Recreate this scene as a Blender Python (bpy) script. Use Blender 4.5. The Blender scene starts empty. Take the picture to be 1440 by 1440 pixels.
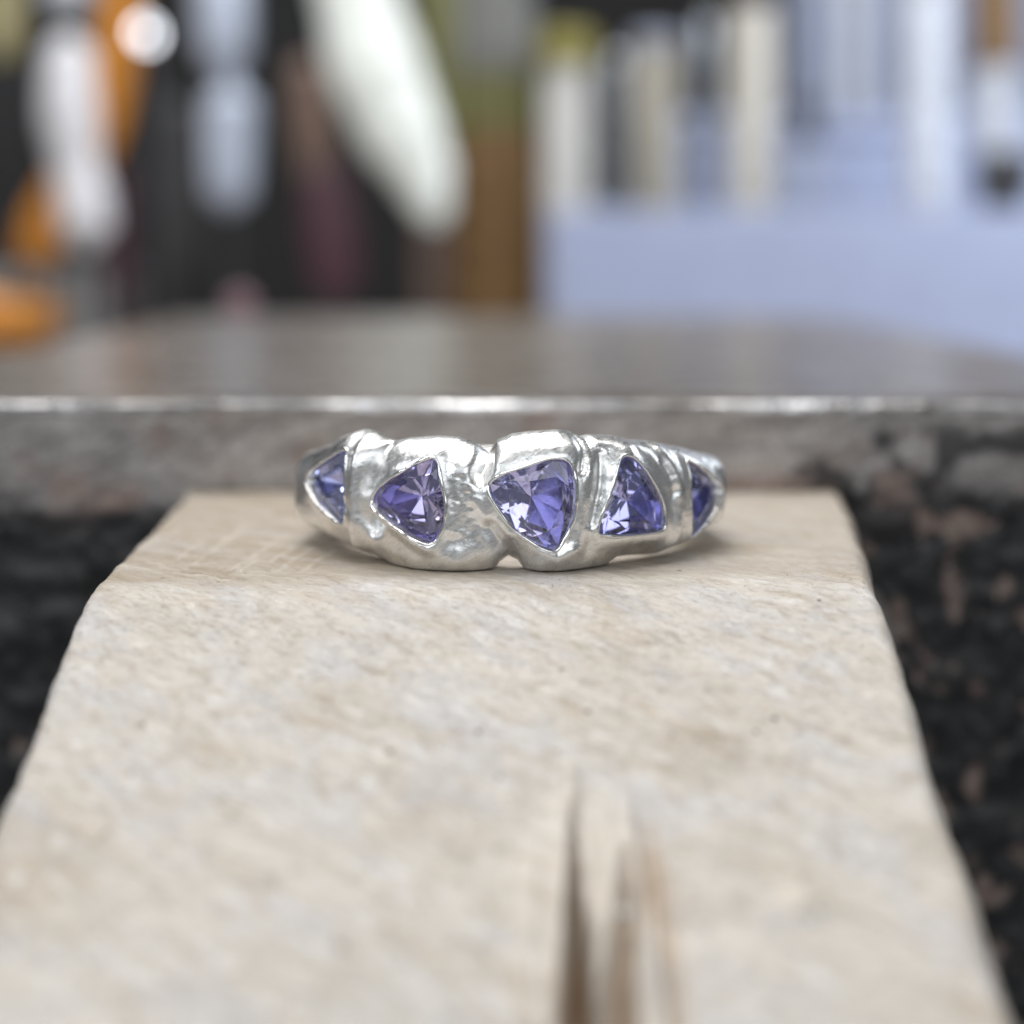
import bpy, math, random
import numpy as np
from mathutils import Vector, Matrix

MM = 0.001
scn = bpy.context.scene
COL = scn.collection
rng = np.random.default_rng(7)
random.seed(7)

# ------------------------------------------------------------------ camera
CAM_Y, CAM_Z, FPX = -91.0, 14.8, 2500.0
PITCH = math.atan(373.0 / FPX)
cd = bpy.data.cameras.new("camera")
cam = bpy.data.objects.new("camera", cd)
COL.objects.link(cam)
cam.location = (0, CAM_Y * MM, CAM_Z * MM)
cam.rotation_euler = (math.pi / 2 - PITCH, 0, 0)
cd.sensor_width = 36.0
cd.lens = FPX / 1440 * 36.0
cd.clip_start = 0.002
cd.clip_end = 20
cd.dof.use_dof = True
cd.dof.focus_distance = 0.0808
cd.dof.aperture_fstop = cd.lens / 2.95
scn.camera = cam

# ------------------------------------------------------------------ world, lamps, exposure
w = bpy.data.worlds.new("World")
scn.world = w
w.use_nodes = True
w.node_tree.nodes["Background"].inputs[0].default_value = (0.90, 0.95, 1.0, 1)
w.node_tree.nodes["Background"].inputs[1].default_value = 0.16


def area(name, loc, target, sx, sy, power, color):
    l = bpy.data.lights.new(name, 'AREA')
    l.shape = 'RECTANGLE'
    l.size, l.size_y = sx * MM, sy * MM
    l.energy, l.color = power, color
    o = bpy.data.objects.new(name, l)
    COL.objects.link(o)
    o.location = Vector(loc) * MM
    d = Vector(target) - Vector(loc)
    o.rotation_euler = d.to_track_quat('-Z', 'Y').to_euler()
    return o


area("bench_lamp", (-30, 35, 320), (0, 0, 0), 290, 180, 1.02, (1.0, 0.98, 0.945))
area("window_lamp", (205, 225, 135), (110, 310, 10), 110, 110, 0.50, (0.86, 0.92, 1.0))
area("rear_fill", (-90, 230, 330), (-60, 335, 20), 260, 90, 1.0, (0.97, 0.98, 1.0))  # added fill light, brightens the tools at the back left
area("front_reflection_panel", (70, -380, 215), (0, 0, 0), 420, 260, 0.56, (0.93, 0.97, 1.0))  # added panel, gives broad reflections in the ring and stones
area("side_glint_light", (-260, -200, 190), (0, 0, 0), 60, 110, 0.30, (0.90, 0.95, 1.0))  # small added light, only for glints on silver and stones

scn.view_settings.view_transform = 'Standard'
scn.view_settings.look = 'None'
scn.view_settings.exposure = 0.0
scn.view_settings.gamma = 1.0
scn.view_settings.use_curve_mapping = False
scn.cycles.use_denoising = True
scn.cycles.max_bounces = 14
scn.cycles.transmission_bounces = 12
scn.cycles.glossy_bounces = 8
scn.cycles.sample_clamp_indirect = 6.0

# ------------------------------------------------------------------ geometry helpers (all in millimetres)
_F = np.array([0, math.cos(PITCH), -math.sin(PITCH)])
_U = np.array([0, math.sin(PITCH), math.cos(PITCH)])
_C = np.array([0, CAM_Y, CAM_Z])


def ray(px, py):
    return _F * FPX + np.array([1.0, 0, 0]) * (px - 720) + _U * (720 - py)


def at(px, py, Y):
    """measured picture point -> millimetres, on the upright plane at depth Y"""
    d = ray(px, py)
    return _C + d * ((Y - CAM_Y) / d[1])


def on_flat(px, py, z=0.0):
    d = ray(px, py)
    return _C + d * ((z - CAM_Z) / d[2])


def cyl(px, py, R):
    """-> (angle from the ring's front, height) on a cylinder of radius R about the ring axis"""
    d = ray(px, py)
    a = d[0] ** 2 + d[1] ** 2
    b = 2 * (_C[0] * d[0] + _C[1] * d[1])
    c = _C[0] ** 2 + _C[1] ** 2 - R * R
    disc = max(b * b - 4 * a * c, 0)
    t = (-b - math.sqrt(disc)) / (2 * a)
    p = _C + d * t
    return math.atan2(p[0], -p[1]), p[2]


def _hash(ix, iy, iz, seed):
    h = (ix.astype(np.int64) * 374761393 + iy.astype(np.int64) * 668265263 + iz.astype(np.int64) * 2147483647 + seed * 974711) & 0x7fffffff
    h = ((h ^ (h >> 13)) * 1274126177) & 0x7fffffff
    h = ((h ^ (h >> 16)) * 668265261) & 0x7fffffff
    return (h & 0xffff) / 65535.0


def vnoise(p, seed=0):
    p = np.asarray(p, float)
    i = np.floor(p).astype(np.int64)
    f = p - i
    f = f * f * (3 - 2 * f)
    r = 0
    for dx in (0, 1):
        for dy in (0, 1):
            for dz in (0, 1):
                wgt = (f[:, 0] if dx else 1 - f[:, 0]) * (f[:, 1] if dy else 1 - f[:, 1]) * (f[:, 2] if dz else 1 - f[:, 2])
                r = r + wgt * _hash(i[:, 0] + dx, i[:, 1] + dy, i[:, 2] + dz, seed)
    return r * 2 - 1


def fbm(p, seed=0, octaves=3, gain=0.5):
    p = np.asarray(p, float)
    r, a = 0, 1.0
    for k in range(octaves):
        r = r + a * vnoise(p * 2 ** k + 13.7 * k, seed + k)
        a *= gain
    return r


def sstep(a, b, x):
    t = np.clip((x - a) / (b - a), 0, 1)
    return t * t * (3 - 2 * t)


def mesh_np(name, verts, quads, mat, parent=None, smooth=True, attrs=None, extra=None):
    """verts in mm; quads (n,4) int; extra = list of n-gons"""
    me = bpy.data.meshes.new(name)
    if extra is None:
        verts = np.asarray(verts, float)
        quads = np.asarray(quads, np.int32)
        me.vertices.add(len(verts))
        me.vertices.foreach_set("co", (verts * MM).ravel())
        n = len(quads)
        me.loops.add(n * 4)
        me.loops.foreach_set("vertex_index", quads.ravel())
        me.polygons.add(n)
        me.polygons.foreach_set("loop_start", np.arange(n, dtype=np.int32) * 4)
        me.update(calc_edges=True)
    else:
        fs = [tuple(int(i) for i in q) for q in quads] + [tuple(int(i) for i in q) for q in extra]
        me.from_pydata([tuple(v) for v in np.asarray(verts) * MM], [], fs)
    me.validate()
    if smooth:
        me.polygons.foreach_set("use_smooth", np.ones(len(me.polygons), bool))
    if attrs:
        for k, v in attrs.items():
            a = me.attributes.new(k, 'FLOAT', 'POINT')
            a.data.foreach_set("value", np.asarray(v, np.float32))
    me.materials.append(mat)
    me.update()
    o = bpy.data.objects.new(name, me)
    COL.objects.link(o)
    if parent is not None:
        o.parent = parent
    return o


def grid_quads(n, m, wrap_n=False, wrap_m=False):
    i = np.arange(n if wrap_n else n - 1)
    j = np.arange(m if wrap_m else m - 1)
    I, J = np.meshgrid(i, j, indexing='ij')
    I2, J2 = (I + 1) % n, (J + 1) % m
    return np.stack([I * m + J, I2 * m + J, I2 * m + J2, I * m + J2], -1).reshape(-1, 4)


def thing(name, label, cat, loc=(0, 0, 0), group=None):
    o = bpy.data.objects.new(name, None)
    COL.objects.link(o)
    o.empty_display_size = 0.005
    o.location = Vector(loc) * MM
    tag(o, label, cat, group)
    return o


def tag(o, label, cat, group=None):
    o["label"] = label
    o["category"] = cat
    if group:
        o["group"] = group
    return o


def sweep(path, radii, seg=20, flat=1.0):
    """closed round rod along a path with a radius per point: verts, quads, caps"""
    P = np.asarray(path, float)
    n = len(P)
    T = np.gradient(P, axis=0)
    T /= np.linalg.norm(T, axis=1)[:, None]
    ref = np.array([0, 1.0, 0])
    V = []
    for k in range(n):
        a = np.cross(T[k], ref)
        a /= max(np.linalg.norm(a), 1e-9)
        b = np.cross(a, T[k])
        for s in range(seg):
            q = 2 * math.pi * s / seg
            V.append(P[k] + radii[k] * (math.cos(q) * a + flat * math.sin(q) * b))
    Q = grid_quads(n, seg, wrap_m=True)
    caps = [list(range(seg))[::-1], [(n - 1) * seg + s for s in range(seg)]]
    return np.array(V), Q, caps


def rod(name, path, radii, mat, parent=None, seg=20, flat=1.0, dense=40, origin=(0, 0, 0)):
    P = np.asarray(path, float)
    n = len(P)
    # smooth (Catmull-like) resampling
    t = np.linspace(0, n - 1, dense)
    if n > 2:
        PP = np.empty((dense, 3)); RR = np.empty(dense)
        for k, tt in enumerate(t):
            i = min(int(tt), n - 2); f = tt - i
            p0, p1, p2, p3 = P[max(i - 1, 0)], P[i], P[i + 1], P[min(i + 2, n - 1)]
            PP[k] = 0.5 * (2 * p1 + (p2 - p0) * f + (2 * p0 - 5 * p1 + 4 * p2 - p3) * f * f + (3 * p1 - p0 - 3 * p2 + p3) * f ** 3)
            f2 = f * f * (3 - 2 * f)
            RR[k] = radii[i] * (1 - f2) + radii[i + 1] * f2
    else:
        PP = P[0] + (P[1] - P[0]) * np.linspace(0, 1, dense)[:, None]
        RR = np.linspace(radii[0], radii[1], dense)
    V, Q, caps = sweep(PP, RR, seg, flat)
    return mesh_np(name, V - np.asarray(origin), Q, mat, parent, extra=caps)


def slab(name, lo, hi, mat, parent=None, bev=0.8, origin=(0, 0, 0)):
    """a box with chamfered edges"""
    import bmesh
    bm = bmesh.new()
    bmesh.ops.create_cube(bm, size=1.0)
    lo, hi = np.array(lo, float), np.array(hi, float)
    c, s = (lo + hi) / 2 - np.asarray(origin), hi - lo
    for v in bm.verts:
        v.co = Vector([(c[k] + v.co[k] * s[k]) * MM for k in range(3)])
    if bev > 0:
        bmesh.ops.bevel(bm, geom=bm.edges[:], offset=bev * MM, segments=3, profile=0.5, affect='EDGES')
    me = bpy.data.meshes.new(name)
    bm.to_mesh(me)
    bm.free()
    me.materials.append(mat)
    o = bpy.data.objects.new(name, me)
    COL.objects.link(o)
    if parent is not None:
        o.parent = parent
    return o


# ------------------------------------------------------------------ material helpers
class NT:
    def __init__(self, name):
        self.m = bpy.data.materials.new(name)
        self.m.use_nodes = True
        self.t = self.m.node_tree
        self.b = self.t.nodes["Principled BSDF"]
        tc = self.t.nodes.new("ShaderNodeTexCoord")
        mp = self.t.nodes.new("ShaderNodeMapping")
        mp.inputs["Scale"].default_value = (1000, 1000, 1000)   # texture space in millimetres
        self.t.links.new(tc.outputs["Object"], mp.inputs["Vector"])
        self.mm = mp.outputs[0]

    def n(self, typ, **kw):
        nd = self.t.nodes.new(typ)
        for k, v in kw.items():
            setattr(nd, k, v)
        return nd

    def link(self, a, b):
        self.t.links.new(a, b)

    def put(self, sock, v):
        if hasattr(v, "links") or isinstance(v, bpy.types.NodeSocket):
            self.link(v, sock)
        else:
            sock.default_value = v

    def scaled(self, sx, sy, sz, rot=(0, 0, 0)):
        ro = self.n("ShaderNodeMapping")                        # turn first, then stretch
        ro.inputs["Rotation"].default_value = rot
        self.link(self.mm, ro.inputs["Vector"])
        mp = self.n("ShaderNodeMapping")
        mp.inputs["Scale"].default_value = (sx, sy, sz)
        self.link(ro.outputs[0], mp.inputs["Vector"])
        return mp.outputs[0]

    def noise(self, scale=1.0, detail=4.0, rough=0.55, vec=None, dist=0.0):
        nd = self.n("ShaderNodeTexNoise")
        nd.inputs["Scale"].default_value = scale
        nd.inputs["Detail"].default_value = detail
        nd.inputs["Roughness"].default_value = rough
        nd.inputs["Distortion"].default_value = dist
        self.link(vec if vec is not None else self.mm, nd.inputs["Vector"])
        return nd.outputs[0]

    def voro(self, scale, vec=None, feature='F1'):
        nd = self.n("ShaderNodeTexVoronoi", feature=feature)
        nd.inputs["Scale"].default_value = scale
        self.link(vec if vec is not None else self.mm, nd.inputs["Vector"])
        return nd.outputs[0]

    def ramp(self, fac, stops):
        nd = self.n("ShaderNodeValToRGB")
        e = nd.color_ramp.elements
        while len(e) < len(stops):
            e.new(0.5)
        for el, (p, c) in zip(e, stops):
            el.position = p
            el.color = c if len(c) == 4 else (*c, 1)
        self.link(fac, nd.inputs[0])
        return nd.outputs[0]

    def f(self, fac, a, b, lo=0.0, hi=1.0):
        nd = self.n("ShaderNodeMapRange")
        nd.interpolation_type = 'SMOOTHSTEP'
        nd.inputs[1].default_value, nd.inputs[2].default_value = a, b
        nd.inputs[3].default_value, nd.inputs[4].default_value = lo, hi
        self.link(fac, nd.inputs[0])
        return nd.outputs[0]

    def mix(self, fac, a, b, mode='MIX'):
        nd = self.n("ShaderNodeMix", data_type='RGBA', blend_type=mode)
        self.put(nd.inputs[0], fac)
        for s, v in ((nd.inputs[6], a), (nd.inputs[7], b)):
            if isinstance(v, tuple):
                v = v if len(v) == 4 else (*v, 1)
            self.put(s, v)
        return nd.outputs[2]

    def math(self, op, a, b=0.0):
        nd = self.n("ShaderNodeMath", operation=op)
        self.put(nd.inputs[0], a)
        self.put(nd.inputs[1], b)
        return nd.outputs[0]

    def attr(self, name):
        nd = self.n("ShaderNodeAttribute")
        nd.attribute_name = name
        return nd.outputs["Fac"]

    def bump(self, height, dist_mm, strength=1.0, prev=None):
        nd = self.n("ShaderNodeBump")
        nd.inputs["Strength"].default_value = strength
        nd.inputs["Distance"].default_value = dist_mm * MM
        self.link(height, nd.inputs["Height"])
        if prev is not None:
            self.link(prev, nd.inputs["Normal"])
        return nd.outputs[0]

    def set(self, **kw):
        names = dict(color="Base Color", rough="Roughness", metal="Metallic", normal="Normal", trans="Transmission Weight",
                     ior="IOR", sss="Subsurface Weight", coat="Coat Weight", spec="Specular IOR Level")
        for k, v in kw.items():
            if isinstance(v, tuple) and len(v) == 3:
                v = (*v, 1)
            self.put(self.b.inputs[names[k]], v)
        return self


def simple(name, color, rough=0.45, metal=0.0, var=0.12, trans=0.0, spec=0.5):
    t = NT(name)
    n = t.noise(0.25, 5)
    dark = tuple(c * (1 - var * 2) for c in color)
    light = tuple(min(c * (1 + var), 0.95) for c in color)
    t.set(color=t.ramp(n, [(0.3, dark), (0.7, light)]), metal=metal, trans=trans, spec=spec,
          rough=t.f(t.noise(0.6, 4), 0.3, 0.7, max(rough - 0.1, 0.03), min(rough + 0.12, 1)))
    return t.m


# ------------------------------------------------------------------ materials
def mat_wood():
    t = NT("worn_pale_wood")
    big = t.noise(0.13, 4, 0.6, t.scaled(0.7, 1.2, 1.0, (0, 0, 0.4)), 0.6)
    mid = t.noise(0.50, 6, 0.65, t.scaled(0.42, 1.25, 1.0, (0, 0, 0.65)), 0.6)
    fine = t.noise(4.5, 5, 0.7, t.scaled(0.35, 1.0, 1.0, (0, 0, 0.55)))
    spk = t.noise(1.4, 6, 0.68, t.scaled(0.40, 1.1, 1.0, (0, 0, 0.75)), 0.6)
    c = t.ramp(big, [(0.30, (0.49, 0.435, 0.375)), (0.46, (0.61, 0.56, 0.50)), (0.60, (0.605, 0.57, 0.53)), (0.75, (0.53, 0.47, 0.395))])
    c = t.mix(t.f(mid, 0.50, 0.70, 0.0, 0.5), c, (0.47, 0.375, 0.27))
    grey = t.f(t.noise(0.30, 5, 0.6, t.scaled(0.6, 1.2, 1, (0.3, 0, 0.9))), 0.48, 0.64, 0, 0.45)
    c = t.mix(grey, c, (0.545, 0.54, 0.555))
    c = t.mix(t.f(spk, 0.54, 0.66, 0.0, 0.6), c, (0.76, 0.735, 0.705))
    c = t.mix(t.f(spk, 0.33, 0.45, 0.5, 0.0), c, (0.36, 0.29, 0.215))
    c = t.mix(t.f(fine, 0.34, 0.50, 0.45, 0.0), c, (0.26, 0.21, 0.165))
    strokes = t.noise(3.0, 4, 0.6, t.scaled(2.0, 0.5, 1.0, (0, 0, 0.25)))
    smask = t.f(t.noise(0.22, 3), 0.48, 0.60)
    c = t.mix(t.math('MULTIPLY', t.f(strokes, 0.62, 0.70, 0.0, 0.65), smask), c, (0.20, 0.165, 0.14))
    # dark pores
    pores = t.f(t.voro(0.62, t.scaled(1, 0.7, 1)), 0.05, 0.10, 1.0, 0.0)
    pm = t.f(t.noise(0.4, 2), 0.44, 0.52, 0.0, 0.9)
    c = t.mix(t.math('MULTIPLY', pores, pm), c, (0.10, 0.075, 0.055))
    # flat seat where the saw and files have worked: browner, older wood
    c = t.mix(t.math('MULTIPLY', t.attr("seat"), t.f(mid, 0.25, 0.75, 0.45, 0.95)), c, (0.34, 0.275, 0.205))
    c = t.mix(t.attr("scratch"), c, (0.66, 0.61, 0.54))
    c = t.mix(t.attr("cut"), c, (0.42, 0.26, 0.135))
    c = t.mix(t.attr("sliver"), c, (0.74, 0.665, 0.58))
    h1 = t.bump(mid, 0.40, 0.85)
    h1 = t.bump(spk, 0.26, 0.8, h1)
    h2 = t.bump(fine, 0.08, 0.7, h1)
    t.set(color=c, rough=t.f(mid, 0.3, 0.7, 0.62, 0.8), normal=h2, spec=0.35)
    return t.m


def mat_silver(name="worked_silver", base_rough=0.30, bump=1.0):
    t = NT(name)
    lump = t.noise(1.3, 4, 0.6)
    scr = t.noise(2.0, 5, 0.7, t.scaled(1.0, 1.0, 9.0, (0.25, 0.5, 0.3)))
    scr2 = t.noise(2.0, 5, 0.7, t.scaled(8.0, 1.0, 1.0, (0.2, 0.35, 0.1)))
    pits = t.voro(5.5)
    pm = t.f(t.noise(0.55, 3), 0.48, 0.62)
    c = t.ramp(t.noise(0.8, 4), [(0.3, (0.90, 0.895, 0.885)), (0.7, (0.96, 0.96, 0.955))])
    tarn = t.math('MULTIPLY', t.f(t.noise(2.2, 5, 0.7), 0.58, 0.74), 0.22)
    c = t.mix(tarn, c, (0.50, 0.47, 0.43))
    b = t.bump(lump, 0.03 * bump, 0.35)
    b = t.bump(scr, 0.013 * bump, 0.45, b)
    b = t.bump(scr2, 0.010 * bump, 0.35, b)
    b = t.bump(t.math('MULTIPLY', t.math('MINIMUM', pits, 0.5), pm), 0.035 * bump, 0.5, b)
    t.set(color=c, metal=1.0, rough=t.f(scr, 0.3, 0.7, base_rough - 0.06, base_rough + 0.12), normal=b)
    return t.m


def mat_gem(name, c0, c1):
    t = NT(name)
    n = t.noise(0.9, 3)
    t.set(color=t.ramp(n, [(0.35, c0), (0.65, c1)]), trans=1.0, ior=1.69,
          rough=0.0)
    return t.m


def mat_anvil_top():
    t = NT("worn_steel")
    n = t.noise(0.12, 6, 0.65)
    m = t.noise(0.7, 5, 0.6, t.scaled(0.35, 1.2, 1.0))
    c = t.ramp(n, [(0.3, (0.27, 0.23, 0.205)), (0.55, (0.37, 0.335, 0.31)), (0.75, (0.47, 0.44, 0.42))])
    c = t.mix(t.f(m, 0.5, 0.75, 0, 0.5), c, (0.22, 0.19, 0.17))
    b = t.bump(m, 0.15, 0.4)
    t.set(color=c, metal=0.75, rough=t.f(m, 0.3, 0.7, 0.20, 0.38), normal=b)
    return t.m


def mat_edge():
    t = NT("bare_bright_steel_edge")
    n = t.noise(0.11, 5, 0.7)
    c = t.ramp(n, [(0.36, (0.16, 0.15, 0.145)), (0.48, (0.42, 0.41, 0.41)), (0.62, (0.80, 0.80, 0.82))])
    t.set(color=c, metal=1.0, rough=t.f(n, 0.3, 0.7, 0.42, 0.25), normal=t.bump(t.noise(1.2, 4), 0.2, 0.6))
    return t.m


def mat_cast():
    t = NT("chipped_black_cast_iron")
    n = t.noise(0.55, 6, 0.65)
    n2 = t.noise(0.28, 4, 0.6)
    fine = t.noise(2.2, 5, 0.65)
    bare = t.attr("bare")
    rust = t.attr("rust")
    paint = t.ramp(n, [(0.3, (0.012, 0.012, 0.013)), (0.7, (0.035, 0.034, 0.035))])
    steel = t.ramp(fine, [(0.3, (0.30, 0.27, 0.25)), (0.5, (0.47, 0.44, 0.425)), (0.75, (0.62, 0.60, 0.585))])
    steel = t.mix(t.f(n2, 0.52, 0.68, 0, 0.6), steel, (0.30, 0.21, 0.175))
    streak = t.noise(0.5, 6, 0.7, t.scaled(0.5, 1.0, 1.8, (0, 0.3, 0)), 0.7)
    steel = t.mix(t.f(streak, 0.40, 0.60, 0.5, 0.0), steel, (0.15, 0.13, 0.12))
    steel = t.mix(t.f(t.noise(1.1, 5, 0.7, t.scaled(0.6, 1.0, 1.5, (0, -0.5, 0))), 0.60, 0.72, 0.0, 0.7), steel, (0.62, 0.61, 0.61))
    c = t.mix(bare, paint, steel)
    rc = t.ramp(fine, [(0.3, (0.20, 0.13, 0.105)), (0.7, (0.42, 0.32, 0.275))])
    c = t.mix(rust, c, rc)
    b = t.bump(n, 0.3, 0.5)
    b = t.bump(fine, 0.1, 0.4, b)
    metal = t.math('MULTIPLY', t.math('SUBTRACT', bare, rust), 0.55)
    t.set(color=c, metal=t.math('MAXIMUM', metal, 0.0), rough=t.f(n, 0.3, 0.7, 0.38, 0.6), normal=b)
    return t.m


M_WOOD = mat_wood()
M_SILVER = mat_silver()
M_RIM = mat_silver("burnished_silver", 0.17, 0.5)
M_GEM = [mat_gem(*a) for a in (
    ("blue_violet_gem", (0.46, 0.52, 0.95), (0.56, 0.58, 0.98)), ("dusty_violet_gem", (0.52, 0.49, 0.86), (0.61, 0.56, 0.91)),
    ("violet_gem", (0.54, 0.54, 0.94), (0.66, 0.63, 0.98)), ("deep_violet_blue_gem", (0.47, 0.48, 0.93), (0.58, 0.56, 0.97)),
    ("end_blue_violet_gem", (0.46, 0.50, 0.95), (0.56, 0.56, 0.98)))]
M_TOP = mat_anvil_top()
M_EDGE = mat_edge()
M_CAST = mat_cast()

# ------------------------------------------------------------------ setting: workbench and wall
bench = slab("workbench", (-420, 40, -75), (420, 720, -35), simple("bench_wood", (0.30, 0.27, 0.24), 0.6), bev=1.5)
bench["kind"] = "structure"
wall = slab("wall", (-700, 720, -400), (700, 760, 700), simple("dark_wall", (0.022, 0.021, 0.021), 0.7), bev=0)
wall["kind"] = "structure"

# ------------------------------------------------------------------ steel anvil with cast clamp body
FY, TZ, AX, BACK = 17.0, 5.4, 46.0, 158.0
anvil = thing("bench_anvil", "worn steel anvil block with chipped black cast front, holding the wooden pin", "anvil", (0, FY + 60, -35))
AO = np.array([0, FY + 60, -35])


def build_cast():
    nx, nz = 560, 260
    xs = np.linspace(-64, 64, nx)
    zs = np.linspace(-62, TZ - 0.55, nz)
    X, Z = np.meshgrid(xs, zs, indexing='ij')
    x, z = X.ravel(), Z.ravel()
    p = np.stack([x, z, 0 * x], 1)
    n1 = fbm(p * 0.33, 3, 4)
    n2 = fbm(p * 0.9, 9, 4)
    n3 = fbm(p * 0.13, 15, 3)
    low = sstep(0.6, -1.2, z + 0.9 * n1 + 0.8 * n3)           # 1 on the rough casting, 0 on the ground steel band
    y = -0.10 * n1 * (1 - low) - low * (0.28 * n2 + 0.35 * np.abs(n1))
    y = y + low * 0.35
    # the slot that takes the wooden pin, with rounded ends
    dx = np.maximum(np.abs(x - 0.2) - 17.0, 0)
    dz_ = np.maximum(np.abs(z + 6.7) - 3.5, 0)
    sd = np.sqrt(dx ** 2 + dz_ ** 2) - 3.0
    sd = np.minimum(sd, (np.hypot((x - 21.6) / 2.1, (z + 9.2) / 2.9) - 1) * 2.0)
    y = y + 13 * sstep(0.3, -1.6, sd + 0.2 * n1)
    slot = sstep(0.3, -0.2, sd)
    bare = (1 - low) * (1 - slot)
    # right-hand end of the band has kept patches of black paint
    keep = sstep(0.05, 0.35, fbm(p * 0.36, 31, 4) + sstep(6, 24, x) * 1.0 - 0.42 - 0.15 * np.maximum(z - 1.0, 0))
    bare = bare * (1 - 0.9 * keep * sstep(5.2, 3.0, z))
    chips = 0.75 * sstep(0.54, 0.80, fbm(p * np.array([0.62, 0.50, 1]), 41, 4, 0.55) + 0.12 * sstep(5, 25, x) - 0.45 * sstep(-10, -22, x))
    chips = chips * low * (1 - slot)
    edge = sstep(0.35, 0.6, fbm(p * 0.25, 51, 3) + 0.35) * np.exp(-((z + 0.2 - 0.6 * n1) / 1.3) ** 2) * sstep(0.1, 0.5, fbm(p * 0.16, 57, 2))
    rust = np.clip(chips + 0.8 * edge, 0, 1)
    y = y + 0.25 * chips
    v = np.stack([x, FY + y, z], 1) - AO
    # return faces down the sides so that the casting is a closed block
    q = grid_quads(nx, nz)[:, ::-1]
    k = len(v)
    b0 = v.reshape(nx, nz, 3)
    ring = np.concatenate([b0[:, 0], b0[-1, 1:], b0[-2::-1, -1], b0[0, -2:0:-1]])
    idx = np.arange(nx * nz).reshape(nx, nz)
    ri = np.concatenate([idx[:, 0], idx[-1, 1:], idx[-2::-1, -1], idx[0, -2:0:-1]])
    back = ring.copy()
    back[:, 1] = 39.5 - AO[1]
    m = len(ri)
    q2 = np.stack([ri, np.roll(ri, -1), k + np.roll(np.arange(m), -1), k + np.arange(m)], 1)
    V = np.concatenate([v, back])
    at_ = lambda a: np.concatenate([a, np.zeros(m)])
    mesh_np("cast_body", V, np.concatenate([q, q2[:, ::-1]]), M_CAST, anvil, attrs={"bare": at_(bare), "rust": at_(rust)})


build_cast()


def build_plate():
    # anvil plate: outline with rounded back corners, chamfered bright front edge
    def corner(cx, cy, r, a0, a1):
        return [(cx + r * math.cos(a), cy + r * math.sin(a)) for a in np.linspace(a0, a1, 10)]
    out = [(-64, FY + 0.75), (64, FY + 0.75), (64, FY + 16)]
    out = [(-AX, FY + 0.62), (AX, FY + 0.62)] + corner(AX - 6, BACK - 6, 6, 0, math.pi / 2) + corner(-AX + 6, BACK - 6, 6, math.pi / 2, math.pi)
    n = len(out)
    V = []
    for (dz, ins) in ((TZ - 40.2, 0), (TZ - 0.8, 0), (TZ - 0.2, 0.25), (TZ, 0.85)):
        for (x, y) in out:
            k = 0 if y < FY + 1 else ins
            x2 = x - math.copysign(ins, x)
            V.append((x2, y - k, dz))
    V = np.array(V) - AO
    faces = [[r * n + i, r * n + (i + 1) % n, (r + 1) * n + (i + 1) % n, (r + 1) * n + i] for r in range(3) for i in range(n)]
    mesh_np("anvil_plate", V, faces, M_TOP, anvil, smooth=False, extra=[[3 * n + i for i in range(n)], [i for i in range(n)][::-1]])
    # worn, dented front edge
    nx = 900
    xs = np.linspace(-AX + 0.3, AX - 0.3, nx)
    p1 = np.stack([xs * 0.35, 0 * xs, 0 * xs], 1)
    nn = fbm(p1, 71, 4)
    prof = []
    for k in range(9):
        a = k / 8 * math.pi / 2
        rr = 0.24 + 0.09 * nn
        y = FY + 0.72 - rr * math.cos(a) + 0.03 * vnoise(np.stack([xs * 1.5, 0 * xs + k * 0.4, 0 * xs], 1), 5)
        z = TZ - 0.29 + (0.29 + 0.012) * math.sin(a) - 0.03 * (1 + nn) * math.sin(a) * math.cos(a) * 2
        prof.append(np.stack([xs, y, z], 1))
    prof.insert(0, prof[0] + np.array([0, 0.0, -0.35]))
    prof.append(np.stack([xs, 0 * xs + FY + 0.95 + 0.2 * (nn + 0.6), 0 * xs + TZ + 0.05], 1))
    # the top rolls gently down towards that edge
    xr_ = np.linspace(-AX + 0.5, AX - 0.5, 300)
    roll = []
    for k in range(14):
        f = k / 13
        dip = 0.10 * vnoise(np.stack([xr_ * 0.12, 0 * xr_ + f, 0 * xr_], 1), 77) * math.sin(math.pi * f)
        roll.append(np.stack([xr_, 0 * xr_ + FY + 1.02 + 6.5 * f, TZ + 0.03 + 0.30 * (1 - (1 - f) ** 2) * (1 - f ** 5) + dip * 0.5 - 0.02 * f], 1))
    mesh_np("rolled_lip", np.stack(roll, 1).reshape(-1, 3) - AO, grid_quads(300, 14), M_TOP, anvil)
    V = np.stack(prof, 1).reshape(-1, 3) - AO
    mesh_np("worn_edge", V, grid_quads(nx, len(prof)), M_EDGE, anvil)


build_plate()

# ------------------------------------------------------------------ wooden bench pin
SLOPE = math.radians(20)
BEV_Y, BEND = -13.0, 5.0


def pin_profile(a):
    """arc length a from the bevel line (negative = towards the anvil) -> y, z of the top surface"""
    # slope angle eases from 0 to SLOPE over BEND millimetres either side
    aa = np.linspace(-50, 60, 2200)
    ang = SLOPE * sstep(-BEND * 0.55, BEND, aa)
    dy = -np.cos(ang); dz = -np.sin(ang)
    st = aa[1] - aa[0]
    y = np.cumsum(dy) * st; z = np.cumsum(dz) * st
    i0 = np.argmin(np.abs(aa))
    y = y - y[i0] + BEV_Y
    z = z - z[0]
    return np.interp(a, aa, y), np.interp(a, aa, z), np.interp(a, aa, ang)


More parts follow.
